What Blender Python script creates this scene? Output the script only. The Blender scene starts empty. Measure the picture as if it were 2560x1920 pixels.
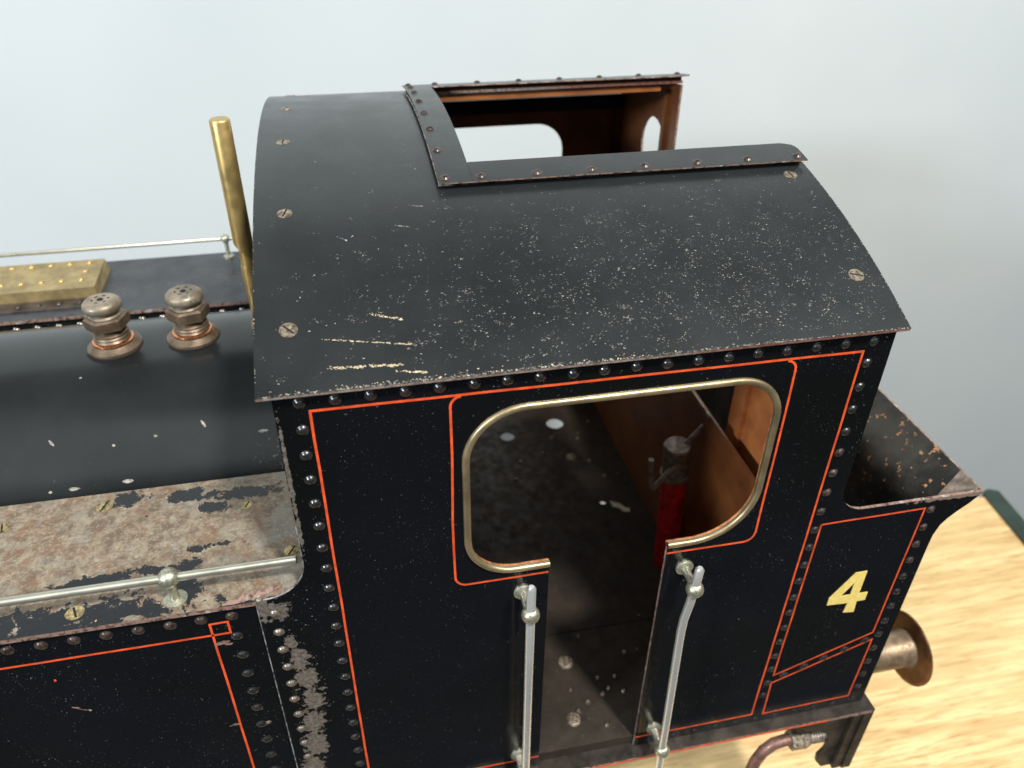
import bpy, bmesh, math, random
from mathutils import Vector, Matrix
from mathutils.geometry import tessellate_polygon
random.seed(11)
sc = bpy.context.scene
COL = sc.collection
MM = 0.001
ZT = 480.0            # height of the loco's datum above the bench top, mm
def P(x, y, z): return Vector((x*MM, y*MM, (z+ZT)*MM))

# ------------------------------------------------------------------ camera
cam_d = bpy.data.cameras.new('camera'); cam = bpy.data.objects.new('camera', cam_d); COL.objects.link(cam)
sc.camera = cam
Rm = Matrix(((0.97807336, -0.20796487, 0.01109551), (-0.10909192, -0.55699342, -0.82332089), (0.17740195, 0.8040578, -0.56746771)))
# rows: image right, image down, forward, in world axes
rt, dn, fw = Vector(Rm[0]), Vector(Rm[1]), Vector(Rm[2])
M = Matrix((( rt.x, -dn.x, -fw.x), (rt.y, -dn.y, -fw.y), (rt.z, -dn.z, -fw.z))).to_4x4()
M.translation = P(22.8135, -261.8915, 187.3077)
cam.matrix_world = M
cam_d.sensor_width = 36.0; cam_d.lens = 36.0*2003.09/2560.0
cam_d.clip_start = 0.01; cam_d.clip_end = 50
cam_d.dof.use_dof = True; cam_d.dof.focus_distance = 0.375; cam_d.dof.aperture_fstop = 10.0

# ------------------------------------------------------------------ light
w = bpy.data.worlds.new('World'); sc.world = w; w.use_nodes = True
nt = w.node_tree; nt.nodes.clear()
out = nt.nodes.new('ShaderNodeOutputWorld'); bg = nt.nodes.new('ShaderNodeBackground'); nt.links.new(bg.outputs[0], out.inputs[0])
tc = nt.nodes.new('ShaderNodeTexCoord'); sp = nt.nodes.new('ShaderNodeSeparateXYZ'); nt.links.new(tc.outputs['Generated'], sp.inputs[0])
ramp = nt.nodes.new('ShaderNodeValToRGB'); nt.links.new(sp.outputs['Z'], ramp.inputs[0])
cr = ramp.color_ramp
cr.elements[0].position = 0.0; cr.elements[0].color = (0.07, 0.073, 0.078, 1)
cr.elements[1].position = 1.0; cr.elements[1].color = (0.26, 0.275, 0.29, 1)
e = cr.elements.new(0.50); e.color = (0.10, 0.105, 0.115, 1)
e = cr.elements.new(0.57); e.color = (0.36, 0.38, 0.41, 1)
e = cr.elements.new(0.72); e.color = (0.36, 0.38, 0.41, 1)
e = cr.elements.new(0.93); e.color = (0.24, 0.255, 0.27, 1)
# a broad bright opening in the room, high on the camera's side
def mr(sock, a, b_, t0, t1):
    n = nt.nodes.new('ShaderNodeMapRange'); n.interpolation_type = 'SMOOTHSTEP'; nt.links.new(sock, n.inputs[0])
    n.inputs[1].default_value = a; n.inputs[2].default_value = b_; n.inputs[3].default_value = t0; n.inputs[4].default_value = t1; return n.outputs[0]
def mul(a, b_):
    n = nt.nodes.new('ShaderNodeMath'); n.operation = 'MULTIPLY'; nt.links.new(a, n.inputs[0]); nt.links.new(b_, n.inputs[1]); return n.outputs[0]
band = mul(mul(mr(sp.outputs['Y'], -.02, .16, 1, 0), mr(sp.outputs['Z'], .52, .58, 0, 1)), mr(sp.outputs['Z'], .91, .95, 1, 0))
mx = nt.nodes.new('ShaderNodeMix'); mx.data_type = 'RGBA'; nt.links.new(band, mx.inputs[0]); nt.links.new(ramp.outputs[0], mx.inputs[6]); mx.inputs[7].default_value = (1.55, 1.66, 1.66, 1)
nt.links.new(mx.outputs[2], bg.inputs[0]); bg.inputs[1].default_value = 0.62

def area(name, loc, tgt, sx, sy, power, color):
    l = bpy.data.lights.new(name, 'AREA'); l.shape = 'RECTANGLE'; l.size = sx; l.size_y = sy; l.energy = power; l.color = color
    o = bpy.data.objects.new(name, l); COL.objects.link(o); o.location = loc
    o.rotation_euler = (Vector(tgt)-Vector(loc)).to_track_quat('-Z', 'Y').to_euler()
    return o
area('key_lamp', (0.55, -0.98, 2.15), (0.12, 0.1, 0.25), 0.16, 0.16, 50, (1.0, 0.965, 0.90))
area('window_light', (-1.75, -1.05, 1.25), (0.1, 0.35, 0.3), 0.34, 0.30, 40, (0.86, 0.94, 1.0))
area('right_wall_fill', (1.6, -0.55, 1.7), (1.0, 0.5, -0.1), 1.2, 0.4, 14, (1.0, 0.94, 0.86))  # added soft fill to brighten the wall low on the right
sc.view_settings.view_transform = 'Standard'; sc.view_settings.look = 'None'
sc.view_settings.exposure = 0.0; sc.view_settings.gamma = 1.0; sc.view_settings.use_curve_mapping = False
sc.render.engine = 'CYCLES'
try:
    sc.cycles.max_bounces = 8; sc.cycles.use_denoising = True
except Exception: pass

# ------------------------------------------------------------------ material helpers
class NT:
    def __init__(s, name):
        s.m = bpy.data.materials.new(name); s.m.use_nodes = True; s.t = s.m.node_tree
        s.b = s.t.nodes['Principled BSDF']
        g = s.t.nodes.new('ShaderNodeNewGeometry'); mv = s.t.nodes.new('ShaderNodeVectorMath'); mv.operation = 'MULTIPLY_ADD'
        s.t.links.new(g.outputs['Position'], mv.inputs[0]); mv.inputs[1].default_value = (1000, 1000, 1000); mv.inputs[2].default_value = (0, 0, -ZT)
        s.pos = mv.outputs[0]; s.sep = None
    def node(s, t): return s.t.nodes.new(t)
    def link(s, a, b): s.t.links.new(a, b)
    def xyz(s):
        if s.sep is None:
            s.sep = s.node('ShaderNodeSeparateXYZ'); s.link(s.pos, s.sep.inputs[0])
        return s.sep.outputs
    def math(s, op, a, b=None, c=None):
        n = s.node('ShaderNodeMath'); n.operation = op
        for i, v in enumerate((a, b, c)):
            if v is None: continue
            if isinstance(v, (int, float)): n.inputs[i].default_value = v
            else: s.link(v, n.inputs[i])
        return n.outputs[0]
    def scalepos(s, sx, sy, sz):
        n = s.node('ShaderNodeVectorMath'); n.operation = 'MULTIPLY'; s.link(s.pos, n.inputs[0]); n.inputs[1].default_value = (sx, sy, sz); return n.outputs[0]
    def noise(s, scale, detail=3, rough=.5, vec=None, dist=0, seed=0):
        n = s.node('ShaderNodeTexNoise'); n.noise_dimensions = '4D'; n.inputs['W'].default_value = seed
        n.inputs['Scale'].default_value = scale; n.inputs['Detail'].default_value = detail; n.inputs['Roughness'].default_value = rough
        n.inputs['Distortion'].default_value = dist
        s.link(vec if vec is not None else s.pos, n.inputs['Vector']); return n.outputs[0]
    def voro(s, scale, vec=None, feature='F1'):
        n = s.node('ShaderNodeTexVoronoi'); n.feature = feature; n.inputs['Scale'].default_value = scale
        s.link(vec if vec is not None else s.pos, n.inputs['Vector']); return n.outputs
    def ss(s, v, a, b, t0=0., t1=1.):
        n = s.node('ShaderNodeMapRange'); n.interpolation_type = 'SMOOTHSTEP'; s.link(v, n.inputs[0])
        n.inputs[1].default_value = a; n.inputs[2].default_value = b; n.inputs[3].default_value = t0; n.inputs[4].default_value = t1; return n.outputs[0]
    def blob(s, cx, cz, rx, rz, axes='XZ'):
        o = s.xyz(); a = s.math('DIVIDE', s.math('SUBTRACT', o[axes[0]], cx), rx); b = s.math('DIVIDE', s.math('SUBTRACT', o[axes[1]], cz), rz)
        d = s.math('ADD', s.math('MULTIPLY', a, a), s.math('MULTIPLY', b, b))
        return s.math('POWER', 2.718, s.math('MULTIPLY', d, -1.0))
    def mix(s, f, a, b):
        n = s.node('ShaderNodeMix'); n.data_type = 'RGBA'
        if isinstance(f, (int, float)): n.inputs[0].default_value = f
        else: s.link(f, n.inputs[0])
        for i, v in ((6, a), (7, b)):
            if isinstance(v, tuple): n.inputs[i].default_value = (*v, 1)
            else: s.link(v, n.inputs[i])
        return n.outputs[2]
    def mixf(s, f, a, b):
        n = s.node('ShaderNodeMix'); n.data_type = 'FLOAT'; s.link(f, n.inputs[0])
        for i, v in ((2, a), (3, b)):
            if isinstance(v, (int, float)): n.inputs[i].default_value = v
            else: s.link(v, n.inputs[i])
        return n.outputs[0]
    def set(s, k, v):
        i = s.b.inputs[k]
        if isinstance(v, tuple): i.default_value = (*v, 1)
        elif isinstance(v, (int, float)): i.default_value = v
        else: s.link(v, i)
    def bump(s, h, strength=.3, dist=.0002):
        n = s.node('ShaderNodeBump'); n.inputs['Strength'].default_value = strength; n.inputs['Distance'].default_value = dist
        s.link(h, n.inputs['Height']); s.link(n.outputs[0], s.b.inputs['Normal'])

def simple(name, col, rough=.5, metal=0., var=.15, nscale=.15, bump=0., spec=.5, speck=None, speckcol=None):
    n = NT(name)
    f = n.noise(nscale, 5, .6)
    dark = tuple(c*(1-var*1.6) for c in col); light = tuple(min(1, c*(1+var)) for c in col)
    c = n.mix(n.ss(f, .3, .7), dark, light)
    if speck:
        k = n.ss(n.noise(speck, 4, .7, seed=3), .62, .68); c = n.mix(k, c, speckcol)
    n.set('Base Color', c); n.set('Metallic', metal); n.set('Specular IOR Level', spec)
    n.set('Roughness', n.ss(n.noise(nscale*3, 4, seed=5), .3, .7, max(.02, rough*.75), min(1, rough*1.25)))
    if bump: n.bump(n.noise(nscale*8, 4, seed=8), bump)
    return n.m

RUST = (.19, .085, .04); PINK = (.30, .19, .15); STEEL = (.33, .29, .25)
def paint_side():
    n = NT('black_side_paint'); o = n.xyz()
    base = n.mix(n.ss(n.noise(.012, 2), .35, .65), (.0038, .0042, .0040), (.0045, .0052, .0072))
    # dust specks, tiny curls of scratched paint
    dust = n.math('MULTIPLY', n.ss(n.noise(1.1, 3, .55, seed=2), .665, .72), n.ss(n.noise(.05, 4, .6, seed=9), .44, .62))
    n2 = n.noise(2.3, 2, .5, vec=n.scalepos(1, 1, .35), seed=4)
    dust = n.math('MAXIMUM', dust, n.math('MULTIPLY', n.ss(n2, .715, .75), .7))
    c = n.mix(n.math('MULTIPLY', dust, .9), base, (.36, .35, .33))
    # bare metal where the paint has flaked, beside the tank joint
    nz = n.math('SUBTRACT', n.noise(.30, 7, .72, seed=1), .5)
    xx = n.math('ADD', o['X'], n.math('MULTIPLY', nz, 22))
    m = None
    for cx, cz, rx, rz in ((-29, -110, 6.5, 7), (-26, -134, 3.0, 5), (-24, -147, 5.0, 9), (-22, -163, 6.5, 9), (-21.5, -181, 6.5, 10), (-24, -200, 6.0, 12), (-25, -220, 7, 13), (-29, -244, 7, 16), (-31, -268, 6, 14), (-35, -106, 3, 12), (-12.5, -30, 1.0, 30), (-12.5, -62, 1.2, 14)):
        b = n.blob(cx, cz, rx, rz); m = b if m is None else n.math('MAXIMUM', m, b)
    m = n.math('ADD', m, n.math('MULTIPLY', nz, 2.6))
    mask = n.math('MAXIMUM', n.ss(m, .46, .49), n.ss(n.math('ADD', n.math('MULTIPLY', n.noise(.5, 5, .7, seed=41), 1.0), n.math('MULTIPLY', n.blob(-27, -190, 9, 110), .17)), .76, .775))
    chips = n.ss(n.math('ADD', n.noise(.45, 4, .6, seed=6), n.math('MULTIPLY', n.blob(-22, -150, 12, 70), .10)), .725, .735)
    edge2 = n.ss(n.math('ADD', n.blob(345, -102.5, 55, 2.6), n.math('MULTIPLY', nz, 1.6)), .50, .54)   # worn bunker top edge
    foot = n.ss(n.math('ADD', n.blob(200, -289, 200, 5), n.math('MULTIPLY', nz, 2.2)), .62, .74)
    metalc = n.mix(n.ss(n.noise(.5, 4, .6, seed=12), .35, .65), (.17, .135, .11), (.34, .30, .255))
    c = n.mix(chips, c, (.20, .14, .11))
    c = n.mix(n.math('MAXIMUM', edge2, n.math('MULTIPLY', foot, .6)), c, (.21, .15, .12))
    c = n.mix(mask, c, metalc)
    n.set('Base Color', c)
    r = n.mixf(n.math('MAXIMUM', mask, edge2), n.ss(n.noise(.02, 4, seed=7), .3, .7, .13, .24), .45)
    n.set('Roughness', r); n.set('Metallic', n.math('MULTIPLY', mask, .55))
    h = n.math('SUBTRACT', n.math('MULTIPLY', n.noise(.06, 2, seed=21), .8), n.math('MULTIPLY', mask, .6))
    n.bump(h, .25, .0004)
    return n.m
def paint_roof():
    n = NT('black_roof_paint'); o = n.xyz()
    base = n.mix(n.ss(n.noise(.02, 4), .3, .7), (.0125, .0145, .015), (.020, .023, .024))
    dens = n.math('ADD', n.ss(o['X'], -20, 190), n.ss(o['Y'], 150, 0)); dens = n.math('MULTIPLY', dens, .028)
    a = n.math('ADD', n.noise(1.0, 3, .62, vec=n.scalepos(.75, 1.2, 1.2)), dens)
    k = n.math('MULTIPLY', n.ss(a, .70, .745), n.ss(n.noise(.11, 3, .6, seed=3), .44, .60))
    c = n.mix(n.math('MULTIPLY', k, .7), base, (.23, .20, .175))
    fine = n.ss(n.noise(2.6, 2, .5, seed=6), .70, .75)
    c = n.mix(n.math('MULTIPLY', fine, .22), c, (.30, .30, .28))
    n.set('Base Color', c)
    n.set('Roughness', n.math('ADD', n.ss(n.noise(.05, 4, seed=7), .3, .7, .25, .33), n.math('MULTIPLY', k, .25)))
    n.bump(n.math('ADD', n.noise(.9, 3, seed=9), n.math('MULTIPLY', k, -1.0)), .12, .0002)
    return n.m
def paint_boiler():
    n = NT('black_boiler_paint')
    base = n.mix(n.ss(n.noise(.03, 4), .3, .7), (.012, .0135, .014), (.018, .020, .021))
    wear = n.math('MULTIPLY', n.ss(n.math('ADD', n.noise(.5, 4, .7, seed=2), n.math('MULTIPLY', n.blob(-28, 112, 18, 12, 'XY'), .12)), .66, .74), .5)
    c = n.mix(wear, base, (.22, .21, .19))
    n.set('Base Color', c); n.set('Roughness', n.ss(n.noise(.02, 4, seed=5), .3, .7, .20, .25)); n.bump(n.noise(.04, 2, seed=4), .12, .0005)
    return n.m
def tank_top():
    n = NT('worn_tank_top'); o = n.xyz()
    a = n.noise(.16, 8, .78); b = n.noise(.55, 5, .7, seed=3)
    c = n.mix(n.ss(a, .38, .62), (.155, .108, .072), (.36, .30, .215))
    c = n.mix(n.math('MULTIPLY', n.ss(n.noise(.09, 8, .82, seed=5), .50, .57), .62), c, (.24, .125, .07))
    c = n.mix(n.math('MULTIPLY', n.ss(n.math('ADD', n.noise(.06, 5, .7, seed=15), n.math('MULTIPLY', n.ss(o['X'], -50, -20), .12)), .50, .66), .65), c, (.29, .275, .235))
    c = n.mix(n.math('MULTIPLY', n.ss(b, .5, .68), .5), c, (.52, .47, .38))
    c = n.mix(n.math('MULTIPLY', n.ss(n.noise(.2, 8, .85, seed=18), .54, .60), .6), c, (.13, .08, .055))
    c = n.mix(n.ss(n.noise(.6, 5, .75, seed=8), .625, .66), c, (.09, .05, .035))
    sc_ = n.ss(n.noise(1.2, 2, .5, vec=n.scalepos(.12, 1.6, 1), seed=13), .70, .74)
    c = n.mix(n.math('MULTIPLY', sc_, .35), c, (.62, .58, .5))
    nz = n.math('SUBTRACT', n.noise(.13, 6, .72, seed=1, dist=.6), .5)
    m = None
    for cx, cy, rx, ry in ((-118, 4.5, 62, 14), (-200, 8, 60, 18), (-66, 39, 7, 4), (-84, 29, 13, 4), (-110, 26, 22, 6), (-68, 14, 8, 14), (-48, 76, 25, 6.5), (-62, 68, 11, 7), (-106, 82, 13, 7), (-78, 80, 14, 6), (-180, 30, 22, 10), (-40, -1, 20, 3), (-58, 40, 10, 3), (-70, 28, 7, 8), (-95, 5, 30, 5)):
        q = n.blob(cx, cy, rx, ry, 'XY'); m = q if m is None else n.math('MAXIMUM', m, q)
    mask = n.ss(n.math('ADD', m, n.math('MULTIPLY', nz, 2.9)), .56, .59)
    c = n.mix(mask, c, (.010, .011, .013))
    gold = n.math('MULTIPLY', n.ss(n.noise(.42, 3, .6, seed=31), .70, .72), n.ss(m, .15, .35))
    c = n.mix(gold, c, (.62, .50, .22))
    n.set('Base Color', c); n.set('Metallic', n.mixf(mask, .25, 0.)); n.set('Roughness', n.mixf(mask, .48, .26))
    n.bump(n.math('ADD', n.math('MULTIPLY', n.noise(.5, 4, seed=9), .5), n.math('MULTIPLY', mask, 1.0)), .35, .0003)
    return n.m
def edge_mat():
    n = NT('worn_paint_edge')
    f = n.noise(.35, 5, .7)
    c = n.mix(n.ss(f, .38, .55), (.055, .03, .024), (.27, .17, .135)); c = n.mix(n.ss(n.noise(.2, 5, .7, seed=4), .56, .64), c, (.40, .36, .30))
    n.set('Base Color', c); n.set('Roughness', .55); n.bump(f, .4, .0003); return n.m
def roof_edge_mat():
    n = NT('worn_roof_edge'); o = n.xyz()
    f = n.noise(.4, 5, .7)
    a = n.mix(n.ss(f, .38, .6), (.34, .22, .18), (.78, .58, .49)); a = n.mix(n.ss(n.noise(.25, 5, .7, seed=4), .54, .62), a, (.52, .45, .36))
    b = n.mix(n.ss(f, .4, .6), (.35, .07, .03), (.50, .16, .10))
    c = n.mix(n.math('MULTIPLY', n.ss(n.math('ADD', o['X'], n.math('MULTIPLY', n.noise(.1, 4, seed=7), 60)), 175, 215), .7), a, b)
    n.set('Base Color', c); n.set('Roughness', .6); n.bump(f, .5, .0003); return n.m
def brown_inner(name='brown_inner_paint', k=1.0):
    n = NT(name)
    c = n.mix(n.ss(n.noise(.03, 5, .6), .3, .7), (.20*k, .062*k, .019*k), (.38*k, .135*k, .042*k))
    c = n.mix(n.ss(n.noise(.15, 5, .7, seed=2), .64, .70), c, (.05, .025, .015))
    n.set('Base Color', c); n.set('Roughness', .38); n.bump(n.noise(.3, 3, seed=5), .1); return n.m
def wood():
    n = NT('pine_bench_wood'); o = n.xyz()
    warp = n.noise(.004, 3, .5, seed=2)
    g = n.noise(1.0, 7, .66, vec=n.scalepos(.005, .075, .05), dist=.45)
    g2 = n.noise(1.0, 5, .72, vec=n.scalepos(.022, .42, .1), seed=4, dist=.4)
    g3 = n.noise(1.0, 5, .7, vec=n.scalepos(.020, .20, .1), seed=14, dist=.3)
    c = n.mix(n.ss(g, .36, .62), (.84, .645, .33), (.62, .41, .18))
    c = n.mix(n.math('MULTIPLY', n.ss(g3, .50, .64), .60), c, (.43, .225, .070))
    c = n.mix(n.math('MULTIPLY', n.ss(g2, .50, .64), .60), c, (.36, .19, .065))
    c = n.mix(n.math('MULTIPLY', n.ss(warp, .5, .65), .30), c, (.80, .62, .31))
    k = n.ss(n.noise(.28, 4, .7, vec=n.scalepos(.5, 1.3, 1), seed=8), .68, .72)
    c = n.mix(n.math('MULTIPLY', k, .6), c, (.28, .16, .07))
    # pale scuffed streak
    s = n.ss(n.math('ADD', n.blob(400, 90, 8, 45, 'XY'), n.math('MULTIPLY', n.math('SUBTRACT', n.noise(.12, 4, .7, seed=11), .5), 1.8)), .62, .72)
    c = n.mix(n.math('MULTIPLY', s, .5), c, (.93, .85, .66))
    n.set('Base Color', c); n.set('Roughness', .55); n.bump(g2, .25, .0004); return n.m
def wallm():
    n = NT('pale_wall_paint')
    c = n.mix(n.ss(n.noise(.0025, 3), .3, .7), (.575, .635, .66), (.63, .68, .70))
    n.set('Base Color', c); n.set('Roughness', .75); n.bump(n.noise(.06, 4, .6), .10, .0006); return n.m
def bunker_in():
    n = NT('rusty_bunker_paint'); o = n.xyz()
    c = n.mix(n.ss(n.noise(.04, 5, .65), .35, .65), (.015, .014, .012), (.060, .055, .048))
    nz = n.noise(.22, 4, .66, seed=2)
    k = n.ss(n.math('ADD', nz, n.math('MULTIPLY', n.ss(o['Z'], -200, -120), .05)), .652, .675)
    c = n.mix(k, c, n.mix(n.noise(.5, 3), (.34, .15, .06), (.50, .28, .15)))
    n.set('Base Color', c); n.set('Roughness', .42); n.bump(nz, .3, .0005); return n.m

M_SIDE = paint_side(); M_ROOF = paint_roof(); M_BOIL = paint_boiler(); M_TTOP = tank_top(); M_EDGE = edge_mat(); M_REDGE = roof_edge_mat()
M_BROWN = brown_inner(); M_BROWND = brown_inner('deep_shade_brown_inner_paint', .35); M_BROWNL = brown_inner('lit_brown_inner_paint', 1.7); M_BROWNM = brown_inner('shaded_brown_inner_paint', .6); M_WOOD = wood(); M_WALL = wallm(); M_BUNK = bunker_in()  # one brown inner paint; lit and shaded copies carry the light in their colour
M_BLACK = simple('black_gloss_paint', (.008, .009, .010), .22, speck=.8, speckcol=(.10, .09, .08))
M_RIVET = simple('black_rivet_paint', (.018, .018, .019), .24, spec=.9, var=.3, nscale=.4, speck=1.6, speckcol=(.05, .045, .04))
M_RIVETW = simple('worn_rivet_paint', (.075, .055, .048), .28, .35, var=.5, nscale=.5)
M_RIVETB = simple('bare_rivet_metal', (.30, .26, .21), .3, .7, var=.3, nscale=.5)
M_LINE = simple('red_lining_paint', (.78, .098, .026), .42, var=.22, nscale=.12)
M_BRASS = simple('aged_brass', (.60, .43, .17), .36, .8, var=.07, nscale=.05)
M_BEAD = simple('worn_window_brass', (.43, .34, .20), .38, .75, var=.22, nscale=.05)
M_BRASSL = simple('bright_brass', (.64, .49, .25), .34, .75, var=.12, nscale=.08)
M_BOX = simple('matt_brass_sheet', (.42, .315, .15), .45, .5, var=.22, nscale=.08, bump=.08)
M_NICK = simple('dull_nickel', (.66, .64, .54), .33, .85, var=.04, nscale=.03)
M_STEEL = simple('polished_steel', (.86, .86, .84), .26, .72, var=.02, nscale=.03)
M_KNOB = simple('cast_nickel', (.55, .54, .42), .38, .8, var=.25, nscale=1.1, bump=.25)
M_BRONZE = simple('weathered_bronze', (.30, .25, .185), .48, .4, var=.28, nscale=.10, bump=.08, speck=.08, speckcol=(.40, .44, .38))
M_BRONZED = simple('brown_bronze', (.20, .145, .10), .42, .6, var=.25, nscale=.1, bump=.08)
M_COPPER = simple('bright_copper', (.85, .34, .16), .25, .9, var=.25, nscale=.6, bump=.15)
M_PIPE = simple('copper_pipe', (.27, .15, .12), .50, .5, var=.25, nscale=.15)
M_DARK = simple('matt_black_and_shade', (.006, .005, .005), .7)  # matt black, also painted as shade in slots, holes and the near runner
M_SCREW = simple('worn_brass_screw', (.30, .25, .185), .45, .5, var=.5, nscale=.5, bump=.3, speck=.7, speckcol=(.06, .05, .04))
M_FLOOR = simple('grimy_cab_floor', (.030, .021, .014), .66, var=.22, nscale=.05, bump=.15, speck=.5, speckcol=(.11, .07, .045))
M_RED = simple('chipped_red_paint', (.62, .015, .018), .30, var=.3, nscale=.12, speck=.14, speckcol=(.30, .14, .05))
M_IRON = simple('dull_iron', (.34, .27, .22), .45, .5, var=.35, nscale=.2, bump=.2)
M_IRONL = simple('scraped_steel_edge', (.48, .48, .50), .35, .6, var=.6, nscale=.25)
M_BEADP = simple('worn_lit_paint_ridge', (.36, .31, .26), .5, var=.6, nscale=.3)  # worn paint ridge; its highlight is put into the pale colour
M_ORANGE = simple('chipped_orange_edge', (.46, .17, .06), .5, var=.4, nscale=.25, speck=.3, speckcol=(.10, .06, .04))
M_GSCREW = simple('chipped_brass_screw', (.48, .38, .19), .38, .6, var=.5, nscale=.4, bump=.3, speck=.55, speckcol=(.05, .04, .03))
M_SHANK = simple('turned_steel', (.33, .24, .155), .48, .6, var=.2, nscale=.2)
M_BUFF = simple('rusty_buffer_steel', (.22, .095, .035), .42, .5, var=.4, nscale=.06, bump=.1)
M_DKSTEEL = simple('dirty_frame_steel', (.050, .042, .034), .45, .4, var=.4, nscale=.06, bump=.2, speck=.3, speckcol=(.03, .02, .017))
M_GOLD = simple('gold_numeral', (.88, .68, .20), .40, .0, var=.08, nscale=.4)
M_GREEN = simple('dark_green_trim', (.022, .045, .035), .5, var=.25, nscale=.03)
M_FLAKE = simple('bare_metal_chip', (.38, .345, .30), .5, .2, var=.4, nscale=.4)
M_FLAKE2 = simple('dusty_rust_chip', (.19, .175, .16), .6, .1, var=.4, nscale=.4)
M_CREAM = simple('cream_scratch', (.66, .54, .36), .5, .1, var=.2, nscale=.5)
M_SCRAP = simple('cream_paper', (.85, .76, .56), .7)
M_GROUND = simple('dark_grey_carpet', (.016, .019, .026), .9, var=.2, nscale=.01)
M_TYRE = simple('wheel_steel', (.10, .09, .08), .4, .5)

# ------------------------------------------------------------------ mesh helpers
WL = {}
def empty(name, loc, label=None, cat=None):
    o = bpy.data.objects.new(name, None); o.empty_display_size = .05; COL.objects.link(o); o.location = loc; WL[o.name] = Vector(loc)
    if label: o['label'] = label; o['category'] = cat
    return o
class MB:
    def __init__(s): s.v = []; s.f = []; s.mi = []; s.sm = []
    def add(s, vs, fs, mi=0, smooth=False):
        b = len(s.v); s.v += [Vector(v) for v in vs]
        for k, f in enumerate(fs):
            s.f.append([b+i for i in f]); s.mi.append(mi if isinstance(mi, int) else mi[k]); s.sm.append(smooth)
        return s
    def box(s, x0, x1, y0, y1, z0, z1, mi=0, face_mi=None):
        vs = [P(x, y, z) for x in (x0, x1) for y in (y0, y1) for z in (z0, z1)]
        fs = [(0, 1, 3, 2), (4, 6, 7, 5), (0, 4, 5, 1), (2, 3, 7, 6), (0, 2, 6, 4), (1, 5, 7, 3)]  # -x +x -y +y -z +z
        return s.add(vs, fs, face_mi or mi)
    def tube(s, pts, r, n=16, mi=0, caps=True):
        pts = [Vector(p) for p in pts]; rs = r if isinstance(r, (list, tuple)) else [r]*len(pts)
        rings = []; up = None
        for i, p in enumerate(pts):
            d = (pts[min(i+1, len(pts)-1)]-pts[max(i-1, 0)])
            if d.length < 1e-9: d = Vector((0, 0, 1))
            d.normalize()
            if up is None: up = d.orthogonal().normalized()
            up = (up - d*up.dot(d)).normalized(); sd = d.cross(up)
            rings.append([p+(up*math.cos(2*math.pi*k/n)+sd*math.sin(2*math.pi*k/n))*rs[i]*MM for k in range(n)])
        vs = [v for r_ in rings for v in r_]; fs = []
        for i in range(len(pts)-1):
            for k in range(n): fs.append((i*n+k, i*n+(k+1) % n, (i+1)*n+(k+1) % n, (i+1)*n+k))
        s.add(vs, fs, mi, True)
        if caps:
            s.add(rings[0], [tuple(range(n))[::-1]], mi); s.add(rings[-1], [tuple(range(n))], mi)
        return s
    def lathe(s, base, axis, prof, n=24, mi=0, smooth=True, phase=0.):
        """prof: list of (radius, height) mm"""
        base = Vector(base); ax = Vector(axis).normalized(); u = ax.orthogonal().normalized() if abs(ax.x) < .9 or True else None
        if abs(ax.z) > .9: u = Vector((1, 0, 0)); u = (u-ax*u.dot(ax)).normalized()
        v = ax.cross(u); vs = []
        for r, h in prof:
            for k in range(n):
                a = 2*math.pi*k/n+phase; vs.append(base+ax*h*MM+(u*math.cos(a)+v*math.sin(a))*max(r, .001)*MM)
        fs = []
        for i in range(len(prof)-1):
            for k in range(n): fs.append((i*n+k, i*n+(k+1) % n, (i+1)*n+(k+1) % n, (i+1)*n+k))
        s.add(vs, fs, mi, smooth); m = len(prof)-1
        s.add(vs[:n], [tuple(range(n))[::-1]], mi); s.add(vs[m*n:], [tuple(range(n))], mi)
        return s
    def sphere(s, c, r, n=20, mi=0):
        prof = [(r*math.sin(math.pi*i/12), -r*math.cos(math.pi*i/12)) for i in range(13)]
        return s.lathe(c, (0, 0, 1), prof, n, mi)
    def plate(s, loops, fn, t, mi=(0, 0, 1)):
        """solid plate; loops of 2-D points, fn(u,v,d) -> world; t thickness; mi=(front,back,edge)"""
        l2 = [[Vector((p[0], p[1], 0)) for p in l] for l in loops]
        tris = tessellate_polygon(l2); flat = [p for l in loops for p in l]; n = len(flat)
        fr = [fn(p[0], p[1], 0) for p in flat]; bk = [fn(p[0], p[1], t) for p in flat]
        nrm = (fn(0, 0, 0)-fn(0, 0, t)).normalized()
        ft = []
        for a, b, c in tris:
            nn = (fr[b]-fr[a]).cross(fr[c]-fr[a])
            if nn.length < 1e-14: continue
            ft.append((a, b, c) if nn.dot(nrm) > 0 else (a, c, b))
        s.add(fr, ft, mi[0]); s.add(bk, [f[::-1] for f in ft], mi[1])
        b0 = 0
        for l in loops:
            m = len(l); fs = []
            for i in range(m):
                a, b = b0+i, b0+(i+1) % m; fs.append((a, b, n+b, n+a))
            s.add(fr+bk, fs, mi[2]); b0 += m
        return s
    def build(s, name, mats, parent=None, recalc=True):
        if not isinstance(mats, (list, tuple)): mats = [mats]
        lo = Vector([min(v[i] for v in s.v) for i in range(3)]); hi = Vector([max(v[i] for v in s.v) for i in range(3)]); c = (lo+hi)/2
        me = bpy.data.meshes.new(name); me.from_pydata([v-c for v in s.v], [], s.f)
        for m in mats: me.materials.append(m)
        me.polygons.foreach_set('material_index', s.mi); me.polygons.foreach_set('use_smooth', s.sm)
        bm = bmesh.new(); bm.from_mesh(me)
        if recalc:
            bmesh.ops.remove_doubles(bm, verts=bm.verts, dist=2e-6); bmesh.ops.recalc_face_normals(bm, faces=bm.faces)
        loose = [v for v in bm.verts if not v.link_faces]; bmesh.ops.delete(bm, geom=loose, context='VERTS')
        for ed in bm.edges:
            if len(ed.link_faces) == 2 and ed.calc_face_angle(0) > math.radians(40): ed.smooth = False
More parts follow.
